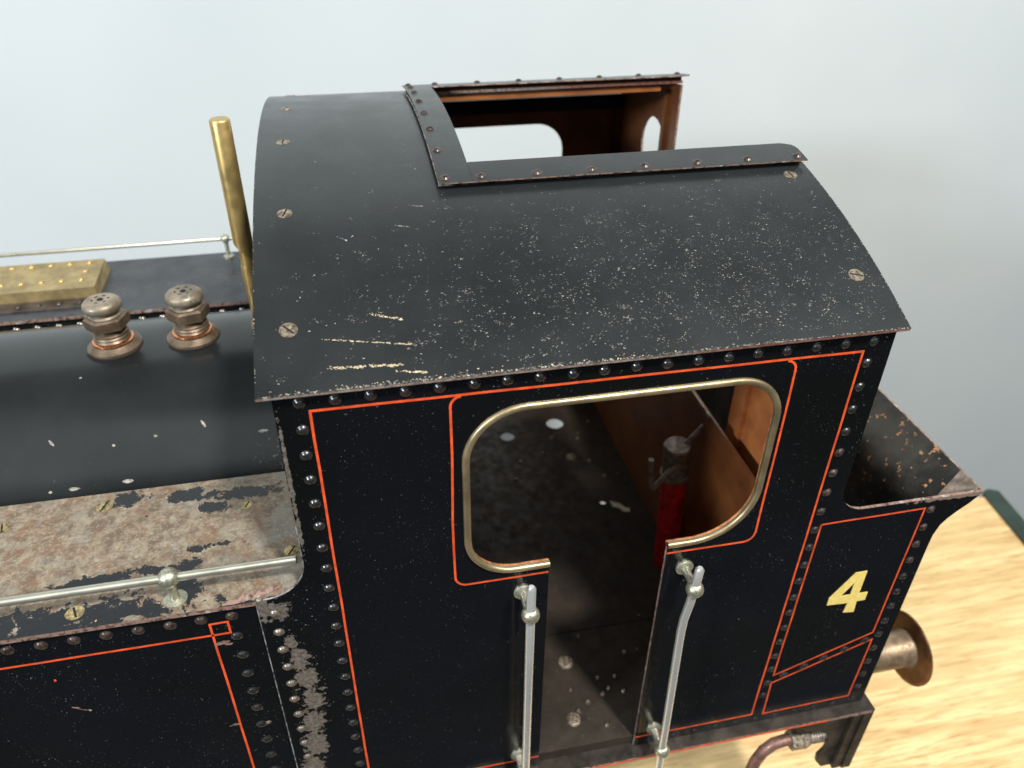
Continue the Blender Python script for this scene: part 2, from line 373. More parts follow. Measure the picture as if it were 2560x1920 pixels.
        bm.to_mesh(me); bm.free(); me.update()
        o = bpy.data.objects.new(name, me); COL.objects.link(o)
        if parent is not None:
            o.parent = parent; o.location = c-WL[parent.name]
        else: o.location = c
        WL[o.name] = c
        return o
def place_copy(src, loc, parent, mat=None, scale=None):
    o = src.copy(); COL.objects.link(o); o.parent = parent; o.location = Vector(loc)-WL[parent.name]; WL[o.name] = Vector(loc)
    if mat is not None:
        o.material_slots[0].link = 'OBJECT'; o.material_slots[0].material = mat
    return o
def tag(o, label=None, cat=None, group=None, kind=None):
    for k, v in (('label', label), ('category', cat), ('group', group), ('kind', kind)):
        if v: o[k] = v
    return o
def arc(cx, cz, r, a0, a1, n=8): return [(cx+r*math.cos(math.radians(a0+(a1-a0)*i/n)), cz+r*math.sin(math.radians(a0+(a1-a0)*i/n))) for i in range(n+1)]

# ------------------------------------------------------------------ setting
wall = MB().box(-2600, 3200, 690, 740, -1260, 720).build('wall', M_WALL); tag(wall, kind='structure')
flo = MB().box(-2600, 3200, -2500, 690, -1262, -1240).build('floor', M_GROUND); tag(flo, kind='structure')

bench = empty('workbench', P(150, 0, -1240), 'pale pine workbench with dark green edge under the black model locomotive', 'workbench')
# top outline with its right edge and rounded rear corner
def rim(off, zt_, zb_, name, mat, inner=None):
    pass
top = MB()
outl = [(-900, -700), (640, -700), (739, 251), (750, 333), (748, 338), (742, 340), (-900, 340)]
outl = [(-900, -70), (699.5, -70), (741.5, 262), (750.5, 333)] + [(-900, 333)]
top.plate([outl], lambda u, v, d: P(u, v, -480-d), 26, (0, 0, 0)); top.build('tabletop', M_WOOD, bench)
tr = MB()
def edge_strip(x0, x1, h0, h1): pass
e0 = (699.5, -70); e1 = (750.5, 333)
dx, dy = e1[0]-e0[0], e1[1]-e0[1]; L = math.hypot(dx, dy); ux, uy = dx/L, dy/L; nx, ny = uy, -ux
q = [(e0[0], e0[1]), (e1[0]+ux*2, e1[1]+uy*2), (e1[0]+ux*8+nx*4, e1[1]+uy*8+ny*4), (e1[0]+ux*10+nx*12, e1[1]+uy*10+ny*12), (e1[0]+ux*6+nx*22, e1[1]+uy*6+ny*22), (e0[0]+nx*24, e0[1]+ny*24)]
tr.plate([q], lambda u, v, d: P(u, v, -477-d), 36, (0, 0, 0)); tr.build('edge_trim', M_GREEN, bench)
for lx, ly in ((-820, -60), (620, -60), (-820, 250), (660, 250)):
    MB().box(lx, lx+60, ly, ly+60, -1240, -506).build('leg', M_GREEN, bench)

# ------------------------------------------------------------------ locomotive
W = 381.0; YC = W/2; RR = 455.; ZC = 55.5
def roofz(y, h=0.): return ZC-RR+math.sqrt((RR+h)**2-(y-YC)**2)
def roofP(x, y, h=0.):
    """point at height h above the roof skin, y measured on the skin"""
    a = math.asin((y-YC)/RR); return P(x, YC+(RR+h)*math.sin(a), ZC-RR+(RR+h)*math.cos(a))
loco = empty('model_locomotive', P(60, YC, -480), 'large worn black metal model steam locomotive with red lining, standing on the wooden bench', 'model locomotive')

# --- cab side sheet -------------------------------------------------
def rrect(x0, x1, z0, z1, tl, trr, br, bl, n=8):   # clockwise from bottom-left going up
    pts = arc(x0+bl, z0+bl, bl, 270, 180, n) + arc(x0+tl, z1-tl, tl, 180, 90, n) + arc(x1-trr, z1-trr, trr, 90, 0, n) + arc(x1-br, z0+br, br, 0, -90, n)
    return pts
WX0, WX1, WZ0, WZ1 = 60.7, 204.9, -106.5, -9.4
DX0, DX1 = 100.5, 161.7; ZB = -284.
win = arc(WX0+23, WZ0+23, 23, 270, 180, 12) + arc(WX0+27, WZ1-27, 27, 180, 90, 12) + arc(WX1-23, WZ1-23, 23, 90, 0, 12) + arc(WX1-31.5, WZ0+31.5, 31.5, 0, -90, 14)
TT = -101.8
def side_outline():
    o = [(DX0, ZB), (DX0, WZ0)] + win + [(DX1, WZ0), (DX1, ZB), (320.3, ZB), (320.3, -140)]
    o += [(320.6, -131), (322.5, -123.5), (325.5, -119), (330, -114.4), (335.5, -109.6), (342, -102.2)]
    o += [(276, -101.8)] + arc(270, -86, 15.8, 270, 180, 8) + [(254.2, -80), (254.2, 11.3), (-13.6, 11.3), (-13.6, -82)]
    o += arc(-33.5, -82, 20, 0, -90, 10) + [(-37.3, -102.2), (-37.3, ZB)]
    return o
def side_sheet(y, sgn):
    m = MB(); m.plate([side_outline()], lambda u, v, d: P(u, y+sgn*d, v), 1.8, (0, 1, 2))
    return m
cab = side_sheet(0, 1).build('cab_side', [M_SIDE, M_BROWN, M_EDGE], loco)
cab['label'] = 'near black cab side with keyhole door and window opening, red lining and number four'
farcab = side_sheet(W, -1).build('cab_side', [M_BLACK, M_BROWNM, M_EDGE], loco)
farcab['label'] = 'far cab side, brown on its inner face, seen through the roof opening'

MB().tube([P(-37.5, .1, -283), P(-37.5, .1, -150), P(-37.5, .1, -102.4)], .30, 8).build('sheet_edge', M_IRONL, cab)
MB().tube([P(u, .3, v) for u, v in arc(-33.5, -82, 20, -92, 0, 12)]+[P(-13.6, .3, -60)], .36, 8).build('sheet_edge', M_IRONL, cab)
# window bead
def bead_path():
    return [(DX0, WZ0)] + win + [(DX1, WZ0)]
bead = MB(); bead.tube([P(x, -.1, z) for x, z in bead_path()], 1.75, 14)
bd = bead.build('window_bead', M_BEAD, cab)
MB().tube([P(x, 2.0, z) for x, z in bead_path()], 1.15, 10).build('window_rim', M_ORANGE, cab)
# --- lining strips (thin raised paint)
LW = 1.08
def strip(path, closed=False, wd=LW, y=-.12, th=.1):
    m = MB(); pts = [Vector((p[0], p[1])) for p in path]; n = len(pts); L_, R_ = [], []
    for i, p in enumerate(pts):
        if closed: a, b = pts[i-1], pts[(i+1) % n]
        else: a, b = pts[max(i-1, 0)], pts[min(i+1, n-1)]
        d0 = (p-a).normalized() if (p-a).length > 1e-6 else (b-p).normalized(); d1 = (b-p).normalized() if (b-p).length > 1e-6 else d0
        nrm = Vector((-d0.y-d1.y, d0.x+d1.x)).normalized(); k = wd/2/max(.35, nrm.dot(Vector((-d0.y, d0.x))))
        L_.append(p+nrm*k); R_.append(p-nrm*k)
    vs = [P(q_.x, y, q_.y) for q_ in L_] + [P(q_.x, y, q_.y) for q_ in R_] + [P(q_.x, y+th, q_.y) for q_ in L_] + [P(q_.x, y+th, q_.y) for q_ in R_]
    fs = []; rg = range(n if closed else n-1)
    for i in rg:
        j = (i+1) % n; fs += [(i, j, n+j, n+i), (2*n+i, 3*n+i, 3*n+j, 2*n+j), (i, 2*n+i, 2*n+j, j), (n+i, n+j, 3*n+j, 3*n+i)]
    m.add(vs, fs, 0); return m
def wob(path, step=14, amp=.12):   # hand-painted wobble
    o = []
    for a, b in zip(path[:-1], path[1:]):
        d = math.hypot(b[0]-a[0], b[1]-a[1]); k = max(1, int(d/step))
        for i in range(k):
            t = i/k; j = amp if i else 0
            o.append((a[0]+(b[0]-a[0])*t+random.uniform(-j, j), a[1]+(b[1]-a[1])*t+random.uniform(-j, j)))
    return o+[path[-1]]
strip(wob([(DX0-.3, -274.5), (0, -274.5), (0, .3), (240.2, -1.0), (240, -274.7), (DX1+.4, -274.7)])).build('lining', M_LINE, cab)
wl = [(DX0-.3, -112.3)] + arc(60, -106.6, 5.8, 270, 180, 6) + [(54.0, -70), (55, -30)] + arc(60, -5.6, 5, 180, 95, 6)
wr = arc(203.6, -6.6, 5, 85, 0, 6) + [(209.2, -50), (209.4, -106)] + arc(203.6, -107, 5.6, 0, -90, 6) + [(DX1+.4, -112.4)]
strip(wob(wl), y=-.14).build('lining', M_LINE, cab); strip(wob(wr), y=-.14).build('lining', M_LINE, cab)
strip(wob([(247, -108.9), (307.9, -108.4), (307.2, -210.8), (247, -236.3), (247, -108.9)]), wd=.95).build('lining', M_LINE, cab)
strip(wob([(247.1, -244), (308.6, -217.6), (308.2, -274.8), (248, -276.2), (247.1, -244)]), wd=.95).build('lining', M_LINE, cab)
# --- numeral 4
four_o = [(279.2, -152), (286.3, -152), (286.3, -170.6), (291.9, -170.8), (291.9, -177.4), (286.7, -177.4), (287.3, -186.8), (280.2, -185.8), (280.9, -177.6), (267.5, -176.6), (267.4, -170.4)]
four_i = [(280.6, -160.5), (274.6, -170.3), (280.7, -170.5)]
MB().plate([four_o, four_i], lambda u, v, d: P(u, -.35+d, v), .3, (0, 0, 0)).build('numeral', M_GOLD, cab)

# --- rivets -----------------------------------------------------------
rprof = [(3.3, 0), (2.85, .16), (2.5, .5), (2.05, .98), (1.4, 1.38), (.7, 1.6), (0.05, 1.66)]
class Rivets:
    def __init__(s): s.src = None
    def make(s, parent, base, axis=(0, -1, 0), mat=None, r=1.0):
        m = MB().lathe(base, axis, [(a*r, h*r) for a, h in rprof], 16)
        return m.build('rivet', mat or M_RIVET, parent)
proto = None; nriv = 0; rest = []
def side_rivet(x, z, kind='k'):
    global proto, nriv
    x += random.uniform(-.25, .25); z += random.uniform(-.25, .25)
    mat = {'k': M_RIVET, 'w': M_RIVETW, 'b': M_RIVETB}[kind]
    if nriv < 78:
        if proto is None:
            proto = MB().lathe(P(x, 0, z), (0, -1, 0), [(a*.80, h*.95) for a, h in rprof], 18).build('rivet', mat, cab)
            proto.material_slots[0].link = 'OBJECT'; proto.material_slots[0].material = mat
        else: place_copy(proto, P(x, -.79, z), cab, mat)
        nriv += 1
    else: rest.append((x, z, {'k': 0, 'w': 1, 'b': 2}[kind]))
for i in range(19): side_rivet(-3.7+13.76*i, 4.6-.04*i, 'k')
for i in range(20): side_rivet(-4.1, -8.2-13.2*i, 'k')
for i in range(12): side_rivet(-30.4, -112-13.1*i, 'b')
for i in range(20): side_rivet(244, -7.5-13.05*i, 'k' if i < 4 else 'w' if i < 8 else 'k')
for i in range(7): side_rivet(312, -110-12.95*i, 'w' if i < 4 else 'k')
for i in range(7, 14): side_rivet(312, -110-12.95*i, 'k')
for i in range(5): side_rivet(253.9+12.35*i, -237+5.0*i, 'k')
for i in range(10): side_rivet(174+13.75*i, -280.2, 'k')
for i in range(7): side_rivet(8+13.75*i, -279.6, 'k')
mr = MB()
for x, z, k in rest: mr.lathe(P(x, 0, z), (0, -1, 0), [(a*.82, h*.95) for a, h in rprof], 14, k)
r_ = mr.build('rivet', [M_RIVET, M_RIVETW, M_RIVETB], cab); r_['kind'] = 'stuff'

# --- roof ------------------------------------------------------------
XF, XR = -18.7, 257.0; YE0, YE1 = -4.6, W+4.6
OX0, OY0, OY1 = 76., 111., W-111.
ys = [YE0+(OY0-YE0)*i/22 for i in range(23)] + [OY0+(OY1-OY0)*i/30 for i in range(1, 31)] + [OY1+(YE1-OY1)*i/22 for i in range(1, 23)]
xs = [XF, 20, OX0, 140, 200, XR]; TH = 1.7
rb = MB(); idx = {}; vs = []
for lay, h in ((0, 0.), (1, -TH)):
    for i, x in enumerate(xs):
        for j, y in enumerate(ys):
            idx[lay, i, j] = len(vs); vs.append(roofP(x, y, h))
cell = {(i, j): not (i >= 2 and 22 <= j < 52) for i in range(len(xs)-1) for j in range(len(ys)-1)}
fs, mi = [], []
for (i, j), on in cell.items():
    if not on: continue
    fs.append((idx[0, i, j], idx[0, i+1, j], idx[0, i+1, j+1], idx[0, i, j+1])); mi.append(0)
    fs.append((idx[1, i, j], idx[1, i, j+1], idx[1, i+1, j+1], idx[1, i+1, j])); mi.append(1)
    for (di, dj), (a, b) in {(-1, 0): ((i, j), (i, j+1)), (1, 0): ((i+1, j), (i+1, j+1)), (0, -1): ((i, j), (i+1, j)), (0, 1): ((i, j+1), (i+1, j+1))}.items():
        if not cell.get((i+di, j+dj), False):
            fs.append((idx[0, a[0], a[1]], idx[0, b[0], b[1]], idx[1, b[0], b[1]], idx[1, a[0], a[1]])); mi.append(2)
rb.add(vs, fs, mi, True)
# paint chips: clusters of tiny bare flecks lying on the skin
def fleck(mb, x, y, r, el, ang, mi, h=.04, seed=None):
    n = random.choice((5, 6, 7)); pts = []
    for k in range(n):
        a = 2*math.pi*k/n+random.uniform(-.3, .3); rr_ = r*random.uniform(.55, 1.25)
        u, v = rr_*el*math.cos(a), rr_*math.sin(a)
        pts.append(roofP(x+u*math.cos(ang)-v*math.sin(ang), y+u*math.sin(ang)+v*math.cos(ang), h))
    mb.add(pts, [tuple(range(n))], mi)
def inhole(x, y): return x > 64 and 101 < y < W-101
cnt = 0
for t in range(6000):
    x = random.uniform(XF+2, XR-2); y = abs(random.gauss(0, 70)) if random.random() < .8 else random.uniform(0, 200)
    if y > 240 or inhole(x, y) or y < -2: continue
    dens = .12 + .88*min(1, max(0, (x+0)/150))*math.exp(-((y-35)/60)**2) * (1.0 if x < 225 else .6)
    if random.random() > dens*.62: continue
    for k in range(random.choice((1, 1, 2, 3, 5, 7))):
        rr_ = random.choice((.06, .07, .09, .11, .13, .16, .22))
        xx, yy = x+random.gauss(0, 1.3), y+random.gauss(0, .9)
        if inhole(xx, yy) or yy < YE0+1: continue
        fleck(rb, xx, yy, rr_, random.uniform(1, 3.0), random.uniform(-.6, .6), random.choice((3, 5, 5)), ); cnt += 1
def scratch(x0, y0, x1, y1, wmax, n, mi=4, fade=.4):
    for k in range(n):
        t = random.random()**.7; x = x0+(x1-x0)*t; y = y0+(y1-y0)*t+random.gauss(0, wmax*.35)
        fleck(rb, x, y, random.uniform(.12, .2)+wmax*.28*max(0, t-fade), random.uniform(1.5, 3.5), math.atan2(y1-y0, x1-x0)+random.uniform(-.1, .1), mi, .06)
scratch(7, 18, 42, 11.6, .4, 110, fade=.6); scratch(8, 5.2, 37.5, 3.2, .75, 90, fade=.5); scratch(34, 1.0, 46, -.9, .5, 40, fade=.1); scratch(24, 28.3, 39.8, 23.8, .8, 46, fade=.65)
scratch(10, 4.5, 22, 4.0, .4, 24); scratch(17, 73, 21, 70, .6, 18, 3); scratch(42, 78, 49, 76, .4, 16, 3); scratch(50, 92, 57, 90, .4, 10, 3)
for k in range(260):   # worn line just above the eave
    x = random.gauss(70, 45); y = YE0+abs(random.gauss(0, .9))
    if XF+1 < x < XR-1: fleck(rb, x, y+.3, random.uniform(.10, .28), random.uniform(1, 2.2), 0, random.choice((3, 4, 5)), .05)
for k in range(500):
    x = random.uniform(XF+1, XR-1); fleck(rb, x, YE0+.2+abs(random.gauss(0, .35)), random.uniform(.10, .24), random.uniform(1, 2.5), 0, random.choice((3, 5)), .05)
    if k % 3 == 0: fleck(rb, random.choice((XF+.3, XR-.4))+random.uniform(-.1, .1), random.uniform(0, 200), random.uniform(.12, .3), 1.2, 1.57, 3, .05)
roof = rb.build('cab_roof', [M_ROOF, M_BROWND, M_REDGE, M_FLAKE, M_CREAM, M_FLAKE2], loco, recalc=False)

def roof_normal(y):
    a = math.asin((y-YC)/RR); return Vector((0, math.sin(a), math.cos(a)))
def screw(p, nrm, r, parent, mat, slot_ang, name='screw'):
    m = MB(); nrm = Vector(nrm).normalized()
    m.lathe(p, nrm, [(r*1.12, 0), (r*1.12, .1), (r*1.0, .12), (r*.98, .30), (r*.8, .38)], 28, 0)
    u = nrm.orthogonal().normalized(); u = Matrix.Rotation(slot_ang, 3, nrm) @ u; v = nrm.cross(u); h = .42
    q_ = [p+u*a*r*.92*MM+v*b*r*.13*MM+nrm*h*MM for a, b in ((-1, -1), (1, -1), (1, 1), (-1, 1))]
    m.add(q_, [(0, 1, 2, 3)], 1)
    # grime ring
    return m.build(name, [mat, M_DARK], parent, recalc=False)
for x, y, r, a in ((-5.6, 225.5, 3.0, .3), (-5.7, 162.8, 3.1, .7), (-4.9, 92, 3.1, .45), (-5.2, 23.6, 3.3, 1.5), (245, 95.2, 3.1, .9), (244.6, 24.3, 3.2, 2.0),
                   (-5.6, 300, 3., .3), (-5.5, 357, 3., 1.3), (245, 286, 3., .2), (245, 357, 3., 1.)):
    screw(roofP(x, y, 0), roof_normal(y), r, roof, M_SCREW, a)

# hatch strips: raised plates on runners, all round the opening
def strip_plate(x0, x1, y0, y1, h0, h1, mats=(M_ROOF, M_BROWND, M_EDGE), corner=None):
    m = MB(); n = max(8, int(abs(y1-y0)/6)); yy = [y0+(y1-y0)*i/n for i in range(n+1)]
    xx = [x0, x1]; vs = []
    for h in (h1, h0):
        for j, y in enumerate(yy):
            xa, xb = x0, x1
            if corner:
                dd = (y1-y) if corner > 0 else (y-y0)
                if dd < 7: xb = x1-7*(1-math.sqrt(max(0, 1-(1-dd/7)**2)))
            vs += [roofP(xa, y, h), roofP(xb, y, h)]
    k = 2*len(yy); fs, mi = [], []
    for j in range(n):
        a = 2*j; fs += [(a, a+1, a+3, a+2), (k+a, k+a+2, k+a+3, k+a+1), (a, a+2, k+a+2, k+a), (a+1, k+a+1, k+a+3, a+3)]; mi += [0, 1, 2, 2]
    fs += [(0, k, k+1, 1), (2*n, 2*n+1, k+2*n+1, k+2*n)]; mi += [2, 2]
    m.add(vs, fs, mi, False); return m
HH0, HH1 = 3.3, 4.0
st = empty('hatch_surround', roofP(150, YC, 0)); st.parent = loco; WLst = roofP(150, YC, 0); st.location = WLst-WL['model_locomotive']; WL[st.name] = WLst
near_s = strip_plate(82.8, 256.6, 101.6, 119.4, HH0, HH1, corner=1).build('edge_strip', [M_ROOF, M_BROWND, M_EDGE], st)
far_s = strip_plate(82.8, 260.5, W-119.4, W-101.6, HH0, HH1, corner=-1).build('edge_strip', [M_ROOF, M_BROWND, M_EDGE], st)
front_s = strip_plate(66.4, 82.6, 101.6, W-101.6, HH0, HH1).build('edge_strip', [M_ROOF, M_BROWND, M_EDGE], st)
strip_plate(68, 256, 106.5, 110.9, -.2, HH0-.02).build('runner', [M_DARK]*3, st)  # near runner blackened: the slot's deep shadow is put into its colour
strip_plate(68, 256, W-110.9, W-106.5, -.2, HH0-.02).build('runner', [M_BROWND]*3, st)
strip_plate(69, 75.5, 111.0, W-111.0, -.2, HH0-.02).build('runner', [M_BLACK]*3, st)
MB().tube([roofP(66.5, 105.9, .1), roofP(160, 106.1, .1), roofP(256.5, 106.1, .1)], .45, 6).build('paint_ridge', M_BEADP, st)
MB().tube([roofP(67.2, 105.8+(W-211.6)*i/30, .1) for i in range(31)], .45, 6).build('paint_ridge', M_BEADP, st)
# inner rail under the far edge
MB().box(84, 241, 268.5, 272.5, 42.6, 45).build('runner', M_BROWN, st)
rp = None
def roof_rivet(x, y):
    global rp
    n = roof_normal(y); base = roofP(x, y, HH1)
    m = MB().lathe(base, n, [(a*.82, h*.85) for a, h in rprof], 14); m.build('rivet', M_RIVETW, st)
for i in range(7): roof_rivet(87.2+27.6*i-(0 if i else 0), 105.8)
for i in range(7): roof_rivet(87.3+27.9*i, W-105.8)
for y in (106.3, 133.5, 160.2, 185.5, 210.3, 236, 258, 274): roof_rivet(69.9, y)

# --- cab inner structure --------------------------------------------
def rear_plate(y0, y1, x, cyc, mats, nm='rear_plate'):
    n = 12; o = [(y0, ZB)] + [(y0+(y1-y0)*i/n, roofz(y0+(y1-y0)*i/n)-TH-.3) for i in range(n+1)] + [(y1, ZB)]
    hole = [(cyc+23*math.cos(2*math.pi*k/28), -8+23*math.sin(2*math.pi*k/28)) for k in range(28)]
    m = MB(); m.plate([o, hole], lambda u, v, d: P(x+d, u, v), 1.5, (0, 1, 2)); return m.build(nm, mats, loco)
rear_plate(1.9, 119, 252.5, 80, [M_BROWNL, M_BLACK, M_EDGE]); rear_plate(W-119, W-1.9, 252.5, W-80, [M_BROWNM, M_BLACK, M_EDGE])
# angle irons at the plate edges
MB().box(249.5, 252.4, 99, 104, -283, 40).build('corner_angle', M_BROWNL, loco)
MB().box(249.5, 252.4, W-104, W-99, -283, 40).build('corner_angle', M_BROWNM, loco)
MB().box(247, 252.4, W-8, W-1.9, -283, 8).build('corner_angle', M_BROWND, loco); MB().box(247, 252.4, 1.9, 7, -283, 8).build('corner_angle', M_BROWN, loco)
# front plate
fo = [(1.9, -283)] + [(1.9+(W-3.8)*i/30, roofz(1.9+(W-3.8)*i/30)-TH-.3) for i in range(31)] + [(W-1.9, -283)]
fh = [[(c_+20*math.cos(2*math.pi*k/24), -20+20*math.sin(2*math.pi*k/24)) for k in range(24)] for c_ in (80, W-80)]
MB().plate([fo]+fh, lambda u, v, d: P(-13.2+d, u, v), 1.6, (0, 1, 2)).build('front_plate', [M_BLACK, M_BROWND, M_EDGE], loco)
MB().box(-11, 252, W-9, W-2, 2.5, 11.0).build('cant_rail', M_DARK, loco)
# boiler backhead inside the cab
MB().lathe(P(-11.5, YC, -168), (1, 0, 0), [(88, 0), (88, 26), (82, 32)], 48).build('backhead', M_DKSTEEL, loco)
# bunker front plate
MB().box(240, 241.6, 2, W-2, ZB, -125.5).build('bunker_front', [M_BROWNM], loco)
MB().box(239.0, 239.9, 119.5, W-119.5, -127.2, -124.8).build('bunker_front_rim', M_IRON, loco)
def circ(cx_, cy_, r, n=28): return [(cx_+r*math.cos(2*math.pi*k/n), cy_+r*math.sin(2*math.pi*k/n)) for k in range(n)]
fl = MB(); fl.plate([[(-11, 86), (239.9, 86), (239.9, W-2), (-11, W-2)], circ(193.8, 322, 8.2), circ(145.5, 311, 6.6), circ(206, 208, 2.6)], lambda u, v, d: P(u, v, -275.5-d), 1.6, (0, 0, 0))
fl.box(-11, 239.9, 2.2, 85.8, -284, -276.0)
cfl = fl.build('cab_floor', M_FLOOR, loco)
# rivets and fittings strewn over the floor plates
def fleck_floor(name, pts, mat, parent):
    m = MB()
    for x, y, r, h in pts: m.lathe(P(x, y, -276.0 if y < 85.8 else -275.5), (0, 0, 1), [(r, 0), (r*.9, h*.6), (r*.5, h)], 12)
    return m.build(name, mat, parent)
for x, y, r in ((133.9, 62, 5.5), (127.8, 20, 5), (196, 270, 5)): fleck_floor('bolt_head', [(x, y, r, 1.8)], M_SCREW, cfl)
for x, y in ((163, 45), (151, 34), (165, 33), (152, 46), (155.5, 37), (148, 81), (196, 89), (176, 62), (184, 62), (141, 30), (133, 25), (186, 300), (208, 295), (212, 302), (172, 280), (210, 262), (226, 318), (150, 272), (160, 254), (218, 240), (230, 240), (140, 250), (148, 12), (131, 41)):
    fleck_floor('floor_rivet', [(x+random.uniform(-1, 1), y, random.uniform(1.3, 2.0), 1.6)], random.choice((M_RIVETB, M_SCREW, M_IRON)), cfl)
# round holes in the floor, the pale floor shows through

# --- fittings on the backhead seen through the window
bf = empty('backhead_fitting', P(25, 150, -150)); bf.parent = loco; bf.location = P(25, 150, -150)-WL['model_locomotive']; WL[bf.name] = P(25, 150, -150)
MB().lathe(P(21, 158, -125), (1, 0, 0), [(4, 0), (4, 9), (13, 9.5), (14, 11), (13, 13), (4, 13.5), (3, 16)], 28).build('regulator_wheel', M_DARK, bf)
MB().tube([P(21, 128, -132), P(60, 127, -137), P(62, 127, -137)], [3.2, 3.2, 2.6], 14).build('lever', M_DARK, bf)
MB().sphere(P(63, 127, -137), 3.4).build('lever_knob', M_SCREW, bf)
MB().tube([P(10, 178, -90), P(30, 176, -96), P(40, 168, -112), P(40, 160, -150)], 2.6, 12).build('pipe', M_IRON, bf)
# --- handbrake column -----------------------------------------------
hb = empty('handbrake', P(240, 145, -275)); hb.parent = loco; hb.location = P(240, 145, -275)-WL['model_locomotive']; WL[hb.name] = P(240, 145, -275)
ct = P(224.3, 128, -154.5); cb = P(233.5, 134, -275.5); ax = (ct-cb).normalized()
MB().tube([cb, cb+(ct-cb)*.775], 9.2, 24).build('column', M_RED, hb)
MB().lathe(cb+(ct-cb)*.775, ax, [(10.2, 0), (10.6, 1), (10.2, 3), (9.0, 3.4), (9.0, 26), (9.5, 27.5), (8.6, 29)], 28).build('cap', M_IRON, hb)
MB().tube([P(222.5, 122, -166), P(209, 121, -182), P(207.5, 121, -183.5), P(206, 121, -182.5), P(203.2, 121, -157)], [2.1, 2.1, 2.2, 2.1, 2.0], 12).build('crank_handle', M_IRON, hb)
MB().tube([P(229, 128, -155), P(241.4, 128, -139)], 2.0, 12).build('cross_arm', M_IRON, hb)

# --- side tanks -------------------------------------------------------
def tank(y0, y1, name_top, ttop, tside, inner):
    t = empty('side_tank', P(-250, (y0+y1)/2, -284)); t.parent = loco; t.location = P(-250, (y0+y1)/2, -284)-WL['model_locomotive']; WL[t.name] = P(-250, (y0+y1)/2, -284)
    tb = MB().box(-560, -14, y0+2.0, y1-.6, -284, TT-2.6)
    if y0 < 100:
        for x, z, rx, rz, an, mi_ in ((-57, -128.5, 4.2, 1.3, .12, 1), (-54, -130, 2.4, .8, .1, 1), (-132, -136, .6, 1.1, .3, 2), (-129, -158, 2.2, .7, -.5, 1), (-126, -160.5, 3.6, .4, -.5, 1), (-124, -161.5, 1.0, .6, -.5, 3), (-47, -196, 2.6, 1.6, .2, 1), (-63, -193, 2.5, 1.0, .1, 1)):
            n = 9; pts = []
            for k in range(n):
                a = 2*math.pi*k/n; u, v = rx*math.cos(a)*random.uniform(.7, 1.1), rz*math.sin(a)*random.uniform(.6, 1.2)
                pts.append(P(x+u*math.cos(an)-v*math.sin(an), y0+1.8, z+u*math.sin(an)+v*math.cos(an)))
            tb.add(pts, [tuple(range(n))], mi_)
    tb.build('tank_body', [tside, M_EDGE, M_LINE, M_CREAM], t, recalc=False)
    ed = .4 if y0 < 100 else 0
    if y0 < 100: op = [(-560, y0-ed), (-37.6, y0-ed), (-37.6, 2.1), (-13.8, 2.1), (-13.8, y1+.6), (-560, y1+.6)]
    else: op = [(-560, y0), (-13.8, y0), (-13.8, y1), (-560, y1)]
    MB().plate([op], lambda u, v, d: P(u, v, TT-d), 2.5, (0, 0, 1)).build('tank_top', [ttop, M_EDGE], t)
    return t
M_FTOP = simple('dark_tank_paint', (.040, .043, .050), .34, var=.25, nscale=.03, speck=.06, speckcol=(.02, .02, .022))
tn = tank(0, 88.9, 'n', M_TTOP, M_SIDE, M_BLACK); tn['label'] = 'near side tank with paint worn off its top'
tf = tank(W-88.9, W, 'f', M_FTOP, M_BLACK, M_BLACK); tf['label'] = 'far side tank with black top'
tm = MB()
strip(wob([(-560, -123.2), (-52, -122.4), (-52, -114.6), (-60, -114.8), (-60, -276)], 20, .1), y=1.85).build('lining', M_LINE, tn)
def tank_rivet(x, z, k):
    m = MB().lathe(P(x+random.uniform(-.2, .2), 2.0, z+random.uniform(-.2, .2)), (0, -1, 0), [(a*.88, h*.9) for a, h in rprof], 14)
    return m.build('rivet', k, tn)
for i in range(9): tank_rivet(-49.4-13.55*i, -111.4, M_RIVETW)
for i in range(1, 12): tank_rivet(-49.6, -111.4-14.15*i, M_RIVET)
for i in range(24):
    x = -62-14.1*i; MB().lathe(P(x, W-88.9-.6+.55, -110), (0, -1, 0), [(a*.85, h*1.0) for a, h in rprof], 12).build('rivet', M_RIVETB, tf)
for x, y, r, a in ((-115.6, 9.2, 3.6, 1.15), (-116.4, 79, 3.6, .5), (-21.6, 28.6, 3.3, .3), (-163, 72.3, 3.2, 1.), (-44.6, 66, 2.6, .4)):
    screw(P(x, y, TT), (0, 0, 1), r, tn, M_GSCREW, a)
# lifted curl of paint at the cab corner
def curl(pts, mat, parent, name='peeling_paint'):
    m = MB(); m.tube([P(*p) for p in pts], [.3]+[.8]*(len(pts)-2)+[.2], 6); return m.build(name, mat, parent)
pf = MB(); n = 14; ra, rb_ = [], []
for i in range(n+1):
    t_ = i/n; x = -52+26*t_; y = -.2+6.5*t_**2.2+random.uniform(-.3, .3); wd = (1.2+2.4*math.sin(math.pi*t_))*random.uniform(.7, 1.25)
    ra.append(P(x, y+.1, TT+.25)); rb_.append(P(x+random.uniform(-.5, .5), y+wd, TT+.35+1.5*math.sin(math.pi*t_)*random.uniform(.6, 1.1)))
pf.add(ra+rb_, [(i, i+1, n+2+i, n+1+i) for i in range(n)]); pf.build('peeling_paint', M_EDGE, tn)

